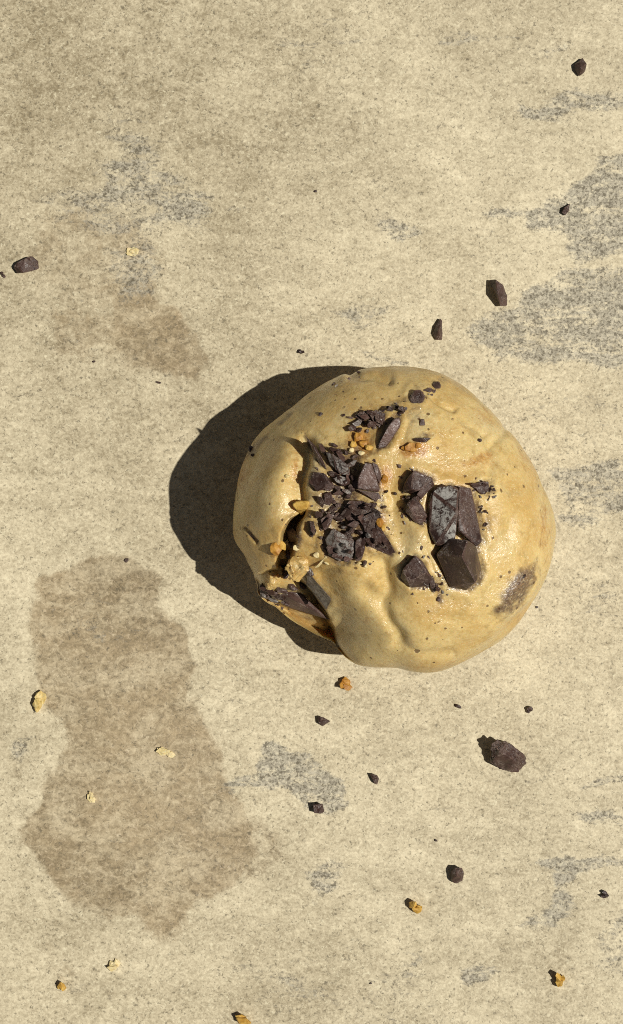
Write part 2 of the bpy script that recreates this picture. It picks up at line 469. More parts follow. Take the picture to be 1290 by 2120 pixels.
later(CH, [(712,1050,14),(722,1038,18),(740,1040,20),(752,1036,18),(772,1050,14),(768,1066,16),(745,1078,18),(724,1084,12),(714,1068,12)], M_CRUMBLY, sink=16, rough=0.00016)
later(CH, [(740,1074,26),(772,1060,24),(785,1068,18),(776,1085,14),(756,1092,12)], M_CHOC, sink=16, rough=0.00015)
later(CH, [(664,1075,20),(680,1062,24),(693,1066,20),(686,1082,18),(674,1100,12),(666,1094,14)], M_CRUMBLY, sink=12, rough=0.00014)
later(CH, [(640,1080,10),(650,1078,14),(654,1095,14),(648,1114,8),(641,1108,8)], M_CRUMBLY, sink=8)
later(CH, [(674,1116,14),(690,1093,34),(705,1102,30),(737,1121,26),(733,1150,20),(722,1163,8),(703,1162,8),(680,1148,10),(694,1112,38)], M_DUSTY, sink=20, rough=0.00016, label='crumbly chocolate chunk speckled with pale dust')
later(CH, [(736,1120,26),(748,1112,22),(756,1135,18),(748,1160,10),(736,1162,12)], M_CRUMBLY, sink=16, rough=0.00015)
later(CH, [(752,1088,14),(775,1084,20),(790,1094,24),(806,1118,20),(819,1144,8),(806,1149,4),(782,1136,6),(760,1130,6),(756,1108,10)], M_CRUMBLY, sink=18, rough=0.00015)
later(CH, [(780,931,12),(786,914,24),(801,884,32),(816,866,28),(829,863,22),(831,880,16),(816,905,16),(800,926,10)], M_MATT, sink=16, bevel=0.00025, label='long grey-brown chocolate shard lying flat')
later(CH, [(856,909,12),(874,906,20),(892,907,14),(882,916,10),(859,915,6)], M_CHOC, sink=6)
later(CH, [(847,825,14),(858,806,20),(874,808,20),(881,822,16),(875,836,10),(854,842,6)], M_CHOC, sink=16, bevel=0.0003)
later(CH, [(893,796,10),(905,788,14),(914,793,10),(913,806,6),(900,808,8)], M_CHOC, sink=12, bevel=0.0003)
later(CH, [(876,808,6),(890,802,8),(900,806,6),(890,813,4)], M_CRUMBLY, sink=6)
later(CH, [(872,868,8),(878,868,8),(880,880,4),(868,882,4)], M_CHOC, sink=6)
later(CH, [(734,862,14),(746,852,18),(760,850,18),(762,862,16),(748,872,12)], M_CRUMBLY, sink=10, rough=0.00015)
later(CH, [(760,852,18),(778,850,16),(798,856,10),(796,880,8),(786,888,10),(770,866,16)], M_CRUMBLY, sink=12, rough=0.00016)
# --- the split: slab, wall shard and corner
later(CH, [(578,1226,-4),(600,1222,2),(622,1228,2),(640,1246,0),(668,1268,-4),(684,1284,-12),(640,1272,-6),(596,1258,-8)], M_MATT, sink=30, rough=0.00004, bevel=0.0002, lift=20, label='flat purple-brown slab of chocolate exposed in the split')
later(CH, [(636,1190,46),(646,1194,50),(686,1240,44),(684,1250,36),(676,1262,10),(658,1240,10),(634,1210,16)], M_DUSTY, sink=20, shrink=0.9, rough=0.00014, lift=20)
later(CH, [(530,1210,14),(542,1206,20),(552,1224,16),(556,1240,6),(540,1236,0)], M_CRUMBLY, sink=20, rough=0.00014)
later(CH, [(594,1100,0),(606,1092,4),(618,1108,4),(616,1122,0),(598,1122,0)], M_CHOC, sink=16, lift=24)
# --- embedded streak near the right edge
later(CH, [(1034,1254,-3),(1062,1216,2),(1086,1186,1),(1092,1190,-2),(1072,1222,2),(1042,1258,-3)], M_CHOC, sink=20, bevel=0.0003, rough=0.00006, smooth=True)
OUTLINE = [(760,767),(800,763),(850,762),(880,766),(910,777),(950,795),(985,818),(1015,845),(1045,880),(1067,905),(1085,935),(1100,970),(1112,1003),(1126,1032),(1138,1065),(1143,1100),(1140,1140),(1132,1175),(1118,1210),(1100,1240),(1085,1262),(1060,1298),(1035,1325),(1000,1348),(960,1368),(920,1383),(870,1390),(820,1389),(770,1385),(740,1378),(715,1363),(700,1345),(690,1328),(643,1303),(615,1285),(590,1265),(570,1253),(545,1240),(533,1226),(533,1206),(525,1185),(505,1150),(485,1126),(480,1108),(483,1040),(487,1000),(497,965),(512,935),(522,915),(545,890),(575,868),(610,845),(650,812),(690,790),(730,773)]
ZC = 0.0175
def build_dough(parent):
    cpx = (812.0, 1076.0)
    C = W(*cpx, ZC)
    O = np.array([W(x, y, ZC)[:2] for x, y in OUTLINE]) - C[:2]
    th = np.arctan2(O[:, 1], O[:, 0]); rr = np.hypot(O[:, 0], O[:, 1])
    k = np.argsort(th); th, rr = th[k], rr[k]
    NTH = 1000
    T = np.linspace(-math.pi, math.pi, NTH, endpoint=False)
    R = np.interp(T, np.r_[th - 2 * math.pi, th, th + 2 * math.pi], np.r_[rr, rr, rr])
    ker = np.hanning(15); ker /= ker.sum()
    R = np.convolve(np.r_[R[-7:], R, R[:7]], ker, 'valid')
    A = np.r_[np.linspace(0.004, 1.85, 380), np.linspace(1.86, math.pi - 0.01, 60)]
    NR = len(A)
    NUP, NLO = 2.22, 2.3
    sa, ca = np.sin(A), np.cos(A)
    nn = np.where(ca >= 0, NUP, NLO)
    rad = np.abs(sa) ** (2 / nn)
    zz = np.sign(ca) * np.abs(ca) ** (2 / nn)
    Rs = np.convolve(np.r_[R[-60:], R, R[:60]], np.hanning(121) / np.hanning(121).sum(), 'valid')
    near = sstep(0.45, 0.95, rad)[:, None]
    Rr = R[None] * near + Rs[None] * (1 - near)
    X = C[0] + rad[:, None] * Rr * np.cos(T)[None]
    Y = C[1] + rad[:, None] * Rr * np.sin(T)[None]
    CU, CL = 0.0240, 0.0215
    Z = np.where(zz >= 0, ZC + CU * zz, ZC + CL * zz)[:, None] * np.ones(NTH)[None]
    P = np.stack([X, Y, Z], -1)
    def normals(P):
        dT = np.roll(P, -1, 1) - np.roll(P, 1, 1)
        dA = np.gradient(P, axis=0)
        n = np.cross(dA, dT)
        n /= np.linalg.norm(n, axis=-1, keepdims=True) + 1e-12
        if n[NR // 4, 0, 2] < 0: n = -n
        return n
    N = normals(P).reshape(-1, 3)
    V = P.reshape(-1, 3)
    Q = to_px(V)
    up = sstep(-0.35, 0.25, N[:, 2])
    wq = np.c_[Q, np.zeros(len(Q))]
    Qw = Q + 3.5 * np.stack([fbm(wq, 40, 2, 3), fbm(wq, 40, 2, 5)], 1)
    d = 9.0 * noise3(V, 0.019, 1) + 4.0 * noise3(V, 0.0085, 2) + 1.2 * noise3(V, 0.0036, 4)
    def groove(pts, w, depth, q=Qw):
        dd = line_dist(q, pts)
        return -depth * np.exp(-(dd / w) ** 2) + 0.12 * depth * np.exp(-((dd - 2.4 * w) / (1.4 * w)) ** 2)
    f = np.zeros(len(Q))
    f += groove([(634,915),(626,950),(618,1000),(616,1060)], 17, 26)
    f += groove([(1000,906),(1013,928),(1017,955),(1006,990)], 8, 4)
    f += groove([(945,868),(975,888),(1000,906)], 5, 2.5)
    f += groove([(1013,928),(1040,900),(1050,880)], 8, 3)
    f += groove([(762,1222),(788,1258),(808,1298),(828,1326)], 14, 12)
    f += groove([(792,1165),(795,1200),(800,1240)], 17, 14)
    f += groove([(820,1338),(880,1352),(935,1348)], 9, 3.5)
    f += groove([(725,778),(760,780),(805,788)], 8, 8)
    f += groove([(878,822),(905,838),(935,852)], 6, 6)
    f += groove([(505,1093),(518,1108),(531,1121)], 4, 7)
    f += groove([(1015,1268),(970,1282),(915,1278)], 11, 3)
    f += groove([(640,1180),(670,1185),(700,1175)], 10, 6)
    f += groove([(1040,1000),(1052,1050),(1045,1110)], 14, 5)
    ln = [(845,1130),(822,1180),(815,1230),(828,1280),(850,1345)]
    sd = np.zeros(len(Q)); xl = np.interp(Q[:, 1], [p[1] for p in ln], [p[0] for p in ln])
    sd = Qw[:, 0] - xl
    f += 8 * np.tanh(sd / 30) * np.exp(-(sd / 110) ** 2) * sstep(1120, 1190, Q[:, 1])
    for cx, cy, rx, ry, rot, a in [
        (1068,1222,75,28,-52,9), (868,1118,26,30,0,16), (735,1225,52,75,-25,20), (560,1010,50,90,8,12), (690,860,70,40,-30,8),
        (815,1040,30,70,0,-16), (705,1050,55,85,0,-16), (860,925,34,20,-10,8), (820,1235,24,60,-30,-10), (900,1290,90,40,-10,8),
        (940,1090,70,80,0,-10), (760,905,36,36,0,-8), (905,860,60,40,30,6), (1060,1080,50,120,0,6), (560,1150,30,40,0,6)]:
        f += a * gauss(Q, cx, cy, rx, ry, rot)
    ring = np.zeros(len(Q)); stain = np.zeros(len(Q))
    nearq = (np.abs(Q[:, 0] - 815) < 330) & (np.abs(Q[:, 1] - 1070) < 320) & (N[:, 2] > 0)
    ii = np.nonzero(nearq)[0]
    for a_, k_ in CHUNKS:
        pts = [(p[0], p[1]) for p in a_[1]]
        c = np.mean(pts, 0)
        pts = sorted(pts, key=lambda p: math.atan2(p[1] - c[1], p[0] - c[0]))
        size = max(np.ptp([p[0] for p in pts]), np.ptp([p[1] for p in pts]))
        sub = ii[(np.abs(Q[ii, 0] - c[0]) < size + 40) & (np.abs(Q[ii, 1] - c[1]) < size + 40)]
        sd = poly_sdf(Qw[sub], pts)
        amp = min(size, 60) / 60
        ring[sub] = np.maximum(ring[sub], amp * 4.5 * np.exp(-((sd + 8) / 11) ** 2))
        stain[sub] = np.maximum(stain[sub], (0.2 + 0.3 * amp) * np.exp(-(np.minimum(sd, 0) / 6.0) ** 2))
    f += ring
    V = V + N * ((d * 0.9 + f * up) * S)[:, None]
    # the split at the lower-left side: a low broken shelf and a deep crevice (vertical)
    topw = sstep(-0.05, 0.25, N[:, 2])
    shelf = poly_sdf(Q + 0.5 * (Qw - Q), [(600,1168),(632,1198),(657,1233),(682,1268),(698,1308),(703,1352),(640,1350),(500,1262),(508,1200),(555,1178)])
    dz = -34 * sstep(-2, 9, shelf) * topw
    cr = line_dist(Qw, [(624,1056),(613,1085),(604,1110),(598,1140),(594,1170)])
    yy = np.clip((Q[:, 1] - 1050) / 60, 0, 1)
    dz += -75 * np.exp(-(cr / (4 + 9 * yy)) ** 4) * topw
    edge = line_dist(Q, [(632,1198),(657,1233),(682,1268),(700,1325)])
    dz += -45 * np.exp(-(np.maximum(shelf, 0) / 16) ** 2) * sstep(-2, 8, shelf) * np.exp(-(edge / 30) ** 2) * topw
    dz += (-118 * gauss(Q, 664, 1290, 88, 112, -28) - 40 * gauss(Q, 525, 925, 55, 75, 25)) * topw
    V[:, 2] += dz * S
    # rest flat on the paper
    low = V[:, 2]
    V[:, 2] = np.where(low < 0.0012, 0.0012 * np.exp(np.minimum((low - 0.0012) / 0.0012, 0)) - 0.0002, low)
    cap_t = V[:NTH].mean(0); cap_b = V[-NTH:].mean(0)
    i = np.arange(NR * NTH).reshape(NR, NTH)
    quads = np.stack([i[:-1], i[1:], np.roll(i, -1, 1)[1:], np.roll(i, -1, 1)[:-1]], -1).reshape(-1, 4)
    VV = np.r_[V, cap_t[None], cap_b[None]]
    t0, b0 = NR * NTH, NR * NTH + 1
    ct = np.stack([np.full(NTH // 2, t0), i[0, 0::2], i[0, 1::2], np.roll(i[0], -2)[0::2]], -1)
    cb = np.stack([np.full(NTH // 2, b0), np.roll(i[-1], -2)[0::2], i[-1, 1::2], i[-1, 0::2]], -1)
    me = grid_mesh("dough", VV, np.r_[quads, ct, cb])
    Qf = to_px(VV)
    zf = np.r_[up, 1, 0]
    toffee_shade = np.zeros(len(Qf)); ch = np.zeros(len(Qf)); pale_lit = np.zeros(len(Qf))
    for cx, cy, rx, ry, rot, a in [(858,930,38,18,-8,1.1),(745,915,28,34,0,1.0),(797,990,18,26,0,.9),(786,1085,16,26,0,.9),(990,950,46,16,-25,.62),(1005,860,34,22,40,.45),(612,965,9,60,6,.55),(505,985,16,60,8,.5),(575,1135,18,18,0,.8),(540,1195,10,12,20,.4),(1000,965,40,26,-20,.45),(965,1000,34,18,0,.40),(925,905,60,30,0,.22),(760,1285,18,12,0,.45),(930,985,40,18,0,.35),(735,790,40,10,-15,.4),(1085,940,22,70,-25,.42),(1128,1090,16,110,0,.42),(1085,1280,26,60,35,.34),(900,1375,120,14,-6,.34),(960,800,70,14,28,.36),(995,1130,20,40,0,.25)]:  # toffee stains; the groove's brownish shadow band is painted in too
        toffee_shade = np.maximum(toffee_shade, a * gauss(Qf, cx, cy, rx, ry, rot))
    for cx, cy, rx, ry, rot, a in [(1070,1220,64,19,-55,1.05),(1038,1260,18,12,-20,.85),(1080,1210,70,30,-55,.36),(995,1008,22,16,0,.75),(912,1240,10,18,0,.6),(768,865,42,24,0,.72),(850,855,26,30,0,.36),(540,915,26,9,-45,.6),(520,935,12,14,0,.7),(590,868,22,6,-38,.6),(705,1055,72,105,0,.68),(1012,1085,10,40,0,.45),(715,965,52,48,0,.78),(755,1090,52,62,0,.66),(852,1030,26,62,0,.52),(610,1110,16,40,0,.9),(690,1325,12,26,-25,.8),(560,1235,30,12,30,.75),(640,1275,60,14,32,.35),(520,1108,18,4,50,.9),(900,1205,60,12,0,.35),(820,835,40,12,-20,.5)]:  # cocoa smears, plus dark brown along the split and the thin left mark
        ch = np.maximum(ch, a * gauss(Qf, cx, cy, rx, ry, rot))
    ch = np.maximum(ch, np.r_[stain, 0, 0])
    for cx, cy, rx, ry, rot, a in [(865,880,20,40,0,.5),(650,975,16,50,0,.6),(850,1130,40,50,0,.4),(640,1285,50,18,32,.5),(1000,880,30,20,20,.3)]:  # pale dough; the lobe beside the groove is painted lighter as if sunlit
        pale_lit = np.maximum(pale_lit, a * gauss(Qf, cx, cy, rx, ry, rot))
    attr(me, 'toffee', toffee_shade * zf); attr(me, 'cocoa', ch * zf); attr(me, 'pale', pale_lit * zf)
    base = Vector(W(*cpx, 0))
    me.transform(Matrix.Translation(-base))
    return link("dough", me, M_DOUGH, parent), me, base

ball = bpy.data.objects.new("cookie_dough_ball", None)
scene.collection.objects.link(ball)
ball.location = W(812, 1076, 0)
ball['label'] = 'round raw cookie dough ball topped with chopped dark chocolate and toffee bits'
ball['category'] = 'cookie dough'
dough, dough_me, BASE = build_dough(ball)
bvh = BVHTree.FromPolygons([v.co + BASE for v in dough_me.vertices], [p.vertices[:] for p in dough_me.polygons])
EYE = Vector((0, 0, D))

def surf(px, py):
    d = (Vector(W(px, py, 0)) - EYE).normalized()
    hit = bvh.ray_cast(EYE, d)
    return hit[0].z if hit[0] is not None else 0.0

# ------------------------------------------------------------------ pieces of chocolate and toffee
def hull_mesh(name, pts, rough=0.0, cuts=2, bevel=0.0, seed=0, smooth=False, edge=False):
    bm = bmesh.new()
    for p in pts:
        bm.verts.new(Vector(p))
    r = bmesh.ops.convex_hull(bm, input=bm.verts)
    bmesh.ops.delete(bm, geom=[v for v in bm.verts if not v.link_faces], context='VERTS')
    bmesh.ops.dissolve_limit(bm, angle_limit=0.30, verts=bm.verts, edges=bm.edges)
    if bevel:
        bmesh.ops.bevel(bm, geom=list(bm.edges), offset=bevel, segments=1, affect='EDGES', clamp_overlap=True, material=1 if edge else -1)
    bmesh.ops.triangulate(bm, faces=bm.faces)
    if rough:
        bmesh.ops.subdivide_edges(bm, edges=bm.edges, cuts=cuts, use_grid_fill=True)
        bmesh.ops.triangulate(bm, faces=bm.faces)
        bm.normal_update()
        P = np.array([v.co for v in bm.verts])
        n = 0.45 * noise3(P, 0.0021, seed) + 0.7 * noise3(P, 0.0009, seed + 3) + 0.8 * noise3(P, 0.0004, seed + 5)
        for v, a in zip(bm.verts, n):
            v.co += v.normal * float(a) * rough
    bmesh.ops.recalc_face_normals(bm, faces=bm.faces)
    me = bpy.data.meshes.new(name)
    bm.to_mesh(me); bm.free()
    me.polygons.foreach_set('use_smooth', [True] * len(me.polygons))
    if not smooth:
        me.set_sharp_from_angle(angle=math.radians(18))
    return me

cnt = [0]
def chunk(name, pts, mat, sink=22, rough=0.00007, cuts=3, bevel=0.0001, smooth=False, shrink=0.8, label=None, lift=0.0):
    """a piece pressed into the dough: pts = (px, py, height above the local dough surface in photo pixels)"""
    cnt[0] += 1
    c = np.mean([(x, y) for x, y, h in pts], 0)
    zc = surf(*c) + lift * S
    P = []
    for x, y, h in pts:
        zs = 0.5 * surf(x, y) + 0.5 * zc + lift * S * 0.5
        P.append(W(x, y, zs + h * (0.72 if h < 62 else 0.85) * S))
    for x, y, h in pts:
        xx, yy = c[0] + (x - c[0]) * shrink, c[1] + (y - c[1]) * shrink
        P.append(W(xx, yy, zc - sink * S))
    P = [np.array(p) - np.array(BASE) for p in P]
    isch = mat in (M_CHOC, M_CRUMBLY, M_DUSTY, M_MATT, M_BLOOM)
    me = hull_mesh(name, P, rough, cuts, bevel, cnt[0] * 7, smooth, edge=isch)
    o = link(name, me, mat, ball)
    if isch: me.materials.append(M_EDGE)
    if label: o['label'] = label
    return o

def rand_piece(name, cx, cy, rx, ry, rot, h, mat, seed, n=11, base=0.35, rough=0.00006, bevel=0.00008, parent=ball, tilt=0.0, sink=8):
    """an irregular broken crumb pressed into the dough"""
    rng = random.Random(seed)
    z0 = surf(cx, cy)
    c, s = math.cos(math.radians(rot)), math.sin(math.radians(rot))
    P = []
    for k in range(n):
        a = 2 * math.pi * (k + rng.uniform(-.35, .35)) / n
        q = rng.uniform(0.72, 1.0)
        x, y = rx * q * math.cos(a), ry * q * math.sin(a)
        hh = h * rng.uniform(0.25, 0.8) + tilt * x
        P.append(W(cx + x * c - y * s, cy + x * s + y * c, z0 + hh * S))
        P.append(W(cx + .8 * (x * c - y * s), cy + .8 * (x * s + y * c), z0 - sink * S))
    for k in range(3):
        x, y = rx * rng.uniform(-.5, .5), ry * rng.uniform(-.5, .5)
        P.append(W(cx + x * c - y * s, cy + x * s + y * c, z0 + h * rng.uniform(.8, 1.0) * S + tilt * x * S))
    P = [np.array(p) - np.array(BASE) for p in P]
    me = hull_mesh(name, P, rough, 2, bevel, seed, False)
    return link(name, me, mat, parent)

for a_, k_ in CHUNKS:
    chunk(*a_, **k_)
# small chopped bits, one by one
for k, (x, y, a, b, r, h, m) in enumerate([
    (700,1012,12,7,30,16,M_CRUMBLY),(714,1000,14,8,-20,20,M_CHOC),(728,1010,11,8,60,18,M_CRUMBLY),(702,990,10,7,10,18,M_CHOC),(730,990,9,6,80,18,M_CHOC),
    (704,935,10,5,40,14,M_CRUMBLY),(692,922,9,5,20,12,M_CRUMBLY),(716,936,9,5,60,12,M_CRUMBLY),(735,946,9,5,-30,10,M_CRUMBLY),(700,1046,8,6,0,12,M_CRUMBLY),
    (698,1066,9,5,-40,12,M_CRUMBLY),(745,1102,9,6,20,18,M_CHOC),(728,1098,8,6,70,16,M_CRUMBLY),(712,1092,7,5,0,14,M_DUSTY),(668,1058,6,5,0,10,M_CHOC),
    (730,886,9,7,20,12,M_CRUMBLY),(744,890,8,5,-40,12,M_CRUMBLY),(742,860,8,6,0,12,M_CRUMBLY),(822,842,6,5,10,8,M_CHOC),(833,852,6,4,50,7,M_CRUMBLY),
    (808,848,7,5,0,8,M_CRUMBLY),(664,858,6,6,0,4,M_CHOC),(711,860,5,3,-30,4,M_CHOC),(993,912,6,5,0,5,M_CHOC),(800,1018,6,4,-40,10,M_CHOC),
    (795,1050,8,4,-20,10,M_CRUMBLY),(740,1148,7,8,0,16,M_CHOC),(756,1166,5,8,10,12,M_CRUMBLY),(903,1212,6,6,0,14,M_CRUMBLY),(908,1240,5,7,0,5,M_CRUMBLY),
    (845,1030,8,4,10,16,M_CRUMBLY),(818,1022,5,4,0,8,M_CHOC),(520,930,8,7,60,8,M_CHOC),(524,942,7,4,0,6,M_CRUMBLY),(743,771,7,3,20,8,M_CHOC),
    (690,795,6,3,-30,5,M_CHOC),(570,1228,8,6,20,10,M_CRUMBLY),(556,1234,7,5,30,10,M_CRUMBLY),(584,1240,8,4,30,10,M_CRUMBLY),(604,1106,7,5,0,8,M_CHOC),
    (692,1040,6,5,30,12,M_CRUMBLY),(656,1070,5,4,0,8,M_CHOC),(786,1070,7,4,60,14,M_CRUMBLY),(774,1046,9,5,-30,16,M_CRUMBLY),(720,1028,8,6,0,14,M_CHOC),
    (756,1050,8,6,20,34,M_CRUMBLY),(728,1050,9,7,60,34,M_CRUMBLY),(762,1108,9,6,30,32,M_DUSTY),(776,1120,9,6,50,30,M_CRUMBLY),(796,1130,8,5,50,26,M_CRUMBLY),
    (712,1128,8,6,10,40,M_DUSTY),(722,1142,8,6,0,34,M_CRUMBLY),(700,1140,8,6,40,34,M_DUSTY),(776,874,7,6,0,14,M_CRUMBLY),(752,866,7,5,30,16,M_CRUMBLY)]):
    rand_piece("chocolate_crumb", x, y, a, b, r, h, m, 100 + k)
def shard(cx, cy, L, Wd, rot, seed, mat, h=16, thick=9):
    """thin broken plate standing at an angle in the dough"""
    rng = random.Random(seed)
    z0 = surf(cx, cy) + h * 0.4 * S
    c, s = math.cos(math.radians(rot)), math.sin(math.radians(rot))
    gx, gy = rng.uniform(-.75, .75), rng.uniform(-.9, .9)
    n = rng.choice((4, 5, 5, 6))
    P = []
    for k in range(n):
        a = 2 * math.pi * (k + rng.uniform(-.3, .3)) / n
        q = rng.uniform(.75, 1.1)
        x, y = L * q * math.cos(a), Wd * q * math.sin(a)
        z = z0 + (gx * x + gy * y) * S
        for dz in (0, -thick * rng.uniform(.8, 1.4)):
            P.append(W(cx + x * c - y * s, cy + x * s + y * c, z + dz * S) - np.array(BASE))
    me = hull_mesh("chocolate_shard", P, 0.00005, 2, 0.00007, seed, edge=True)
    o = link("chocolate_shard", me, mat, ball)
    me.materials.append(M_EDGE)
    return o
srng = random.Random(5)
for k, (x, y, L, w, r) in enumerate([
    (668,930,14,6,60),(684,946,18,7,50),(696,935,15,6,35),(708,950,17,6,55),(716,968,14,7,40),(699,968,15,6,70),(690,982,13,6,30),(730,958,12,6,-30),
    (708,995,16,8,20),(722,985,13,7,75),(736,1000,14,6,60),(704,1020,13,7,-20),(722,1018,15,7,15),(664,1040,12,7,70),(650,995,13,7,-40),(690,1052,14,7,-50),
    (702,1072,13,7,10),(716,1062,16,8,-35),(738,1058,18,9,20),(760,1050,16,8,-20),(776,1060,15,7,40),(752,1076,16,8,60),(734,1086,14,7,-10),(770,1090,16,7,30),
    (786,1102,16,7,55),(798,1122,17,6,58),(782,1128,14,7,25),(764,1116,15,8,70),(750,1124,13,6,-60),(742,1142,14,7,85),(728,1130,15,8,30),(712,1112,16,9,-25),
    (694,1124,14,9,60),(704,1150,15,8,5),(722,1156,12,7,-20),(684,1138,12,7,80),(674,1084,14,6,-60),(648,1096,14,5,80),(660,1066,9,6,20),(682,1070,12,6,-50),
    (752,862,13,7,15),(740,876,11,6,-30),(772,858,13,6,30),(786,868,12,7,70),(770,878,10,6,-20),(728,888,9,6,10),(806,846,9,5,-30),(832,846,8,5,20),
    (560,1226,12,6,25),(576,1236,13,6,30),(546,1218,10,6,40),(592,1248,13,5,30),(606,1112,10,7,20),(600,1098,9,6,80),(848,1012,10,6,30),(868,1030,10,6,-40),
    (1000,1006,9,5,-20),(986,1004,9,5,10),(906,1218,9,5,70),(884,1208,10,5,20)]):
    shard(x, y, L * 1.2, w * 1.15, r, 500 + k, srng.choice((M_CHOC, M_CRUMBLY, M_CRUMBLY, M_DUSTY, M_MATT, M_MATT)), h=srng.uniform(18, 50))
# toffee and dough crumbs
chunk("toffee_chunk", [(604,1044,26),(617,1036,30),(641,1037,26),(637,1053,22),(625,1068,14),(612,1056,24)], M_TOFFEE, sink=14, bevel=0.0002, lift=6, label='golden toffee cube lodged above the split')
for k, (x, y, a, b, r, h, m) in enumerate([
    (582,1130,14,12,20,24,M_TOFFEE),(586,1148,11,12,0,20,M_TOFFEE),(572,1136,14,16,0,14,M_AMBER),(594,1124,7,7,0,20,M_PALE),(590,1176,6,8,0,16,M_PALE),
    (616,1134,12,7,0,-2,M_PALE),(852,926,18,11,-10,9,M_AMBER),(866,922,9,7,0,10,M_AMBER),(838,928,10,7,0,8,M_AMBER),(742,906,14,12,30,10,M_AMBER),(752,918,11,9,0,12,M_AMBER),
    (732,920,9,8,0,10,M_TOFFEE),(764,926,10,8,20,10,M_TOFFEE),(748,938,9,6,0,9,M_PALE),(728,932,7,6,0,9,M_PALE),(797,992,10,12,0,8,M_AMBER),(786,1082,9,13,0,16,M_AMBER),
    (792,1092,7,10,0,14,M_TOFFEE),(656,1148,8,8,30,6,M_PALE),(595,986,6,5,0,6,M_PALE),(676,1166,7,3,30,8,M_PALE),(757,1170,4,7,0,14,M_PALE),(744,1166,7,3,0,12,M_PALE)]):
    rand_piece("toffee_crumb", x, y, a, b, r, h, m, 300 + k)
chunk("toffee_sliver", [(651,1176,8),(656,1172,12),(674,1152,16),(677,1155,12),(660,1174,8)], M_PALE, sink=2, shrink=0.9, bevel=0.00005)

# finest chocolate dust and shavings, too small to pick apart
def shavings():
    rng = random.Random(77)
    bm = bmesh.new()
    regions = [([(650,915),(720,925),(790,960),(800,1040),(820,1140),(760,1175),(670,1150),(640,1090),(650,1010)], 100),
               ([(725,850),(800,845),(860,815),(905,800),(890,830),(830,860),(770,895),(725,890)], 60),
               ([(825,960),(900,985),(890,1010),(880,1100),(830,1080)], 36), ([(820,1140),(920,1130),(930,1235),(850,1230)], 26),
               ([(975,990),(1020,985),(1025,1030),(1000,1130),(990,1060)], 26), ([(540,1205),(600,1225),(640,1260),(590,1262),(545,1240)], 30),
               ([(585,1080),(620,1075),(618,1130),(590,1130)], 16), ([(690,780),(760,765),(750,790),(690,830)], 6)]
    for poly, n in regions:
        xs, ys = [p[0] for p in poly], [p[1] for p in poly]
        k = 0
        while k < n:
            x, y = rng.uniform(min(xs), max(xs)), rng.uniform(min(ys), max(ys))
            if poly_sdf(np.array([[x, y]]), poly)[0] < 0: continue
            k += 1
            z = surf(x, y)
            o = Vector(W(x, y, z)) - BASE
            r = rng.uniform(1.3, 4.2) * S
            ring = []
            pts = [Vector((rng.uniform(-1, 1), rng.uniform(-1, 1), rng.uniform(-.6, 1))).normalized() for _ in range(7)]
            el = rng.uniform(0.8, 2.0); a = rng.uniform(0, math.pi)
            c, s_ = math.cos(a), math.sin(a)
            vs = [bm.verts.new(o + Vector(((p.x * c * el - p.y * s_) * r, (p.x * s_ * el + p.y * c) * r, (p.z + .5) * r * 0.9))) for p in pts]
            try:
                res = bmesh.ops.convex_hull(bm, input=vs)
            except Exception:
                pass
    loose_v = [v for v in bm.verts if not v.link_faces]
    bmesh.ops.delete(bm, geom=loose_v, context='VERTS')
    bmesh.ops.recalc_face_normals(bm, faces=bm.faces)
    me = bpy.data.meshes.new("chocolate_shavings")
    bm.to_mesh(me); bm.free()
    o = link("chocolate_shavings", me, M_CRUMBLY, ball)
    me.materials.append(M_EDGE); me.materials.append(M_DUSTY)
    ctr = np.array([p.center for p in me.polygons])
    me.polygons.foreach_set('material_index', ((np.floor(ctr[:, 0] / 0.0009) * 7 + np.floor(ctr[:, 1] / 0.0009) * 13) % 3).astype(np.int32))
    o['kind'] = 'stuff'
shavings()

# soft dough lumps in the split
rand_piece("dough_lump", 616, 1176, 26, 31, 12, 38, M_DOUGH, 871, n=9, rough=0.00035, bevel=0.0007, sink=16)
rand_piece("dough_lump", 566, 1198, 22, 31, 26, 34, M_DOUGH, 874, n=9, rough=0.00035, bevel=0.0007, sink=16)
for k, (x, y, a, b, r, h) in enumerate([(598,1150,13,9,60,14),(592,1188,9,14,20,10),(640,1182,8,15,-40,16),(584,1222,15,9,20,12),(606,1216,14,8,30,12),(548,1228,12,9,30,10),  # pieces beside the lumps are chocolate-coloured stand-ins for the shade of dark voids
                                        (606,1128,11,8,10,4),(626,1214,13,7,50,14),(566,1242,12,6,25,6),(612,1246,16,8,35,10),(636,1262,14,7,40,6)]):
    rand_piece("chocolate_crumb", x, y, a, b, r, h, (M_CRUMBLY, M_CHOC, M_DUSTY)[k % 3], 800 + k, sink=14)

# ------------------------------------------------------------------ loose crumbs on the paper
def loose(name, label, cat, pts, mat, group=None, rough=0.00007, bevel=0.0001, cuts=2, seed=0, shrink=0.85):
    """pts = (px, py, height in photo pixels above the paper)"""
    c = np.mean([(x, y) for x, y, h in pts], 0)
    w0 = W(c[0], c[1], 0)
    z0 = float(paper_z(w0[None, :2])[0])
    P = [W(x, y, z0 + h * S) for x, y, h in pts]
    P += [W(c[0] + (x - c[0]) * shrink, c[1] + (y - c[1]) * shrink, z0 - 0.00008) for x, y, h in pts]
    base = np.array([w0[0], w0[1], z0])
    isch = mat in (M_CHOC, M_CRUMBLY)
    me = hull_mesh(name, [np.array(p) - base for p in P], rough, cuts, bevel, seed + 900, edge=isch)
    o = link(name, me, mat, None, base)
    if isch: me.materials.append(M_EDGE)
    o['label'] = label; o['category'] = cat
    if group: o['group'] = group
    return o

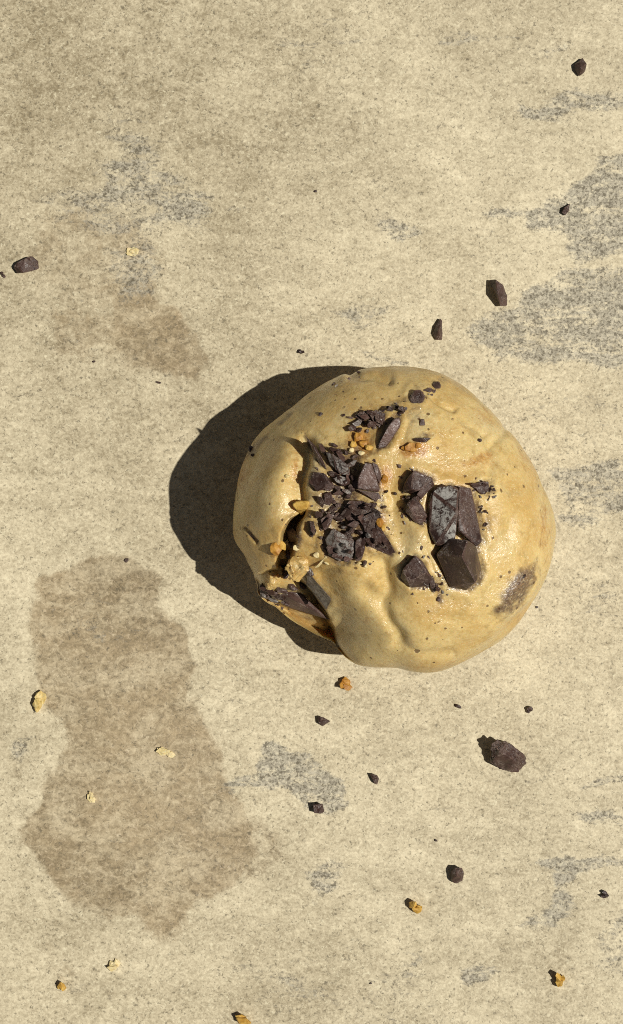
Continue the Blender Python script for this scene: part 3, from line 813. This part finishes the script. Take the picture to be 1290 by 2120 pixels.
def loose_rand(name, label, cat, cx, cy, rx, ry, rot, h, mat, seed, group=None):
    """a crumbly fragment: a few broken lumps grown together"""
    rng = random.Random(seed)
    c, s = math.cos(math.radians(rot)), math.sin(math.radians(rot))
    w0 = W(cx, cy, 0)
    z0 = float(paper_z(w0[None, :2])[0])
    base = np.array([w0[0], w0[1], z0])
    bm = bmesh.new()
    m = 1 if min(rx, ry) < 5 else rng.choice((3, 4))
    for b in range(m):
        ox, oy = (0, 0) if m == 1 else (rx * rng.uniform(-.5, .5), ry * rng.uniform(-.5, .5))
        k = 1.0 if m == 1 else rng.uniform(.5, .75)
        top = h * (1.0 if b == 0 else rng.uniform(.45, .9))
        vs = []
        for q in range(7):
            a = 2 * math.pi * (q + rng.uniform(-.4, .4)) / 7
            x, y = ox + rx * k * rng.uniform(.65, 1.1) * math.cos(a), oy + ry * k * rng.uniform(.65, 1.1) * math.sin(a)
            X, Y = cx + x * c - y * s, cy + x * s + y * c
            vs.append(bm.verts.new(W(X, Y, z0 + top * rng.uniform(.35, 1.0) * S) - base))
            vs.append(bm.verts.new(W(cx + .85 * (X - cx), cy + .85 * (Y - cy), z0 - 0.00006) - base))
        bmesh.ops.convex_hull(bm, input=vs)
    bmesh.ops.delete(bm, geom=[v for v in bm.verts if not v.link_faces], context='VERTS')
    bmesh.ops.triangulate(bm, faces=bm.faces)
    bmesh.ops.subdivide_edges(bm, edges=bm.edges, cuts=2, use_grid_fill=True)
    bmesh.ops.recalc_face_normals(bm, faces=bm.faces)
    bm.normal_update()
    P = np.array([v.co for v in bm.verts])
    nz = noise3(P, 0.0007, seed) + 0.7 * noise3(P, 0.00035, seed + 1)
    amp = min(rx, ry) * 0.09 * S
    for v, a in zip(bm.verts, nz):
        v.co += v.normal * float(a) * amp
    me = bpy.data.meshes.new(name)
    bm.to_mesh(me); bm.free()
    o = link(name, me, mat, None, base)
    o['label'] = label; o['category'] = cat
    if group: o['group'] = group
    return o

GC, GT = 'chocolate crumbs scattered on the paper', 'toffee crumbs scattered on the paper'
loose("chocolate_piece", 'largest loose chocolate piece below the dough ball, casting its own shadow', 'chocolate',
      [(1014,1560,30),(1018,1540,44),(1030,1532,44),(1052,1536,48),(1066,1548,40),(1078,1560,40),(1092,1568,20),(1090,1582,18),(1074,1599,10),(1040,1595,12),(1016,1580,24),(1036,1556,52),(1062,1572,42)], M_CRUMBLY, GC, 0.0003, 0.00015, 4, 1)
loose("chocolate_piece", 'chunky chocolate piece with flat face near the upper left edge', 'chocolate',
      [(28,552,14),(34,543,22),(54,534,24),(66,529,22),(78,540,12),(81,555,6),(74,560,10),(46,566,20),(36,566,10)], M_CRUMBLY, GC, 0.0001, 0.00015, 2, 2)
loose("chocolate_piece", 'dark chocolate shard with one shaded side, above right of the dough ball', 'chocolate',
      [(1013,580,6),(1026,578,30),(1042,590,26),(1050,612,14),(1050,633,6),(1036,634,16),(1030,608,36),(1020,596,18)], M_CRUMBLY, GC, 0.00008, 0.0001, 2, 3)
loose("chocolate_piece", 'small upright chocolate sliver just above the dough ball', 'chocolate',
      [(911,658,8),(916,664,12),(916,704,6),(902,704,6),(896,690,6),(902,674,12),(908,684,24)], M_CRUMBLY, GC, 0.00008, 0.0001, 2, 4)
loose("chocolate_piece", 'oval dark chocolate crumb in the top right corner', 'chocolate',
      [(1206,120,10),(1215,132,10),(1212,148,8),(1200,158,6),(1191,145,10),(1191,132,12),(1200,128,18),(1204,140,24)], M_CHOC, GC, 0.00007, 0.0001, 2, 5)
loose("chocolate_piece", 'thin reddish chocolate flake inside the right grey patch', 'chocolate',
      [(1180,421,6),(1178,436,10),(1170,446,6),(1163,440,8),(1168,430,14)], M_CRUMBLY, GC, 0.00005, 0.00006, 1, 6)
loose("chocolate_piece", 'rounded chocolate nugget up from the golden toffee crumb, lower middle of paper', 'chocolate',
      [(934,1806,18),(942,1796,24),(956,1796,22),(961,1808,16),(958,1824,10),(944,1830,8),(934,1824,14),(946,1810,30)], M_CRUMBLY, GC, 0.00012, 0.00012, 2, 7)
loose("chocolate_piece", 'boxy chocolate crumb at the tip of the grey smudge, bottom centre', 'chocolate',
      [(648,1666,20),(668,1664,20),(672,1680,12),(664,1685,12),(650,1683,18)], M_CRUMBLY, GC, 0.00006, 0.00008, 1, 8)
loose("chocolate_piece", 'arrow-shaped chocolate crumb below the bottom edge of the dough ball', 'chocolate',
      [(658,1484,12),(668,1484,18),(685,1493,6),(674,1497,10),(668,1504,4),(660,1498,12)], M_CRUMBLY, GC, 0.00005, 0.00008, 1, 9)
loose("chocolate_piece", 'triangular chocolate crumb between the boxy crumb and the largest piece', 'chocolate',
      [(766,1602,12),(780,1604,16),(785,1612,10),(781,1625,6),(774,1620,12)], M_CRUMBLY, GC, 0.00005, 0.00008, 1, 10)
for a in [
    ("chocolate_crumb", 'small round dark crumb directly above the dough ball', 'chocolate', 623, 730, 8, 7, 20, 10, M_CHOC, 21, GC),
    ("chocolate_crumb", 'tiny reddish flake cut by the left edge, beside the chunky piece', 'chocolate', 6, 567, 9, 5, 40, 7, M_CRUMBLY, 22, GC),
    ("chocolate_crumb", 'tiny slanted dark crumb above the largest chocolate piece', 'chocolate', 948, 1462, 9, 4, 25, 8, M_CHOC, 23, GC),
    ("chocolate_crumb", 'small round crumb above right of the largest chocolate piece', 'chocolate', 1095, 1470, 8, 8, 0, 12, M_CRUMBLY, 24, GC),
    ("chocolate_crumb", 'small dark round crumb beside the grey patch, lower right edge', 'chocolate', 1254, 1852, 9, 8, 0, 13, M_CHOC, 25, GC),
    ("chocolate_crumb", 'pinhead dark speck straight above the rounded chocolate nugget', 'chocolate', 903, 1740, 4, 3, 10, 4, M_CHOC, 26, GC),
    ("chocolate_crumb", 'tiny brown speck on the top rim of the brown stain', 'chocolate', 262, 1160, 6, 4, -50, 5, M_CRUMBLY, 27, GC),
    ("chocolate_crumb", 'pinhead dark speck alone in the upper middle of the paper', 'chocolate', 654, 396, 4, 3, 0, 4, M_CHOC, 28, GC),
    ("chocolate_crumb", 'tiny reddish speck left of the upper edge of the shadow', 'chocolate', 328, 792, 8, 3, 10, 4, M_CRUMBLY, 29, GC),
    ("chocolate_crumb", 'pinhead speck close to the lower right rim of the dough ball', 'chocolate', 1112, 1257, 3, 3, 0, 3, M_CHOC, 30, GC),
    ("chocolate_crumb", 'pinhead speck low on the paper between two golden crumbs', 'chocolate', 768, 2036, 4, 2, -20, 3, M_CHOC, 31, GC),
    ("chocolate_crumb", 'tiny speck at the lower rim of the small upper brown stain', 'chocolate', 195, 748, 4, 3, 0, 3, M_CRUMBLY, 32, GC),
    ("toffee_crumb", 'brown toffee crumb just below the bottom edge of the dough ball', 'toffee', 716, 1414, 16, 12, 15, 22, M_AMBER, 41, GT),
    ("toffee_crumb", 'golden toffee crumb with dark shadow, below the chocolate nugget', 'toffee', 862, 1876, 16, 17, 0, 34, M_TOFFEE, 42, GT),
    ("toffee_crumb", 'yellow crumb near the lower right corner of the paper', 'toffee', 1160, 2029, 12, 15, -10, 26, M_TOFFEE, 43, GT),
    ("toffee_crumb", 'golden toffee crumb cut by the bottom edge of the picture', 'toffee', 502, 2112, 26, 12, 5, 30, M_TOFFEE, 44, GT),
    ("toffee_crumb", 'small golden crumb near the lower left corner', 'toffee', 126, 2044, 11, 14, 0, 20, M_TOFFEE, 45, GT),
    ("pale_crumb", 'pale yellow crumb below the big brown grease stain', 'crumb', 235, 2001, 15, 15, 0, 12, M_PALE, 46, GT),
    ("toffee_crumb", 'tall pale golden crumb on the left rim of the brown stain', 'toffee', 86, 1456, 17, 28, 5, 20, M_GOLD, 47, GT),
    ("pale_crumb", 'flat pale crumb in the middle waist of the brown stain', 'crumb', 346, 1554, 24, 13, 15, 10, M_PALE, 48, GT),
    ("pale_crumb", 'pale crumb streak on the left lobe of the lower brown stain', 'crumb', 188, 1646, 11, 20, -35, 10, M_PALE, 49, GT),
    ("pale_crumb", 'faint yellow crumb above the small brown stain, upper left', 'crumb', 273, 522, 13, 13, 0, 8, M_PALE, 50, GT),
]:
    loose_rand(*a)
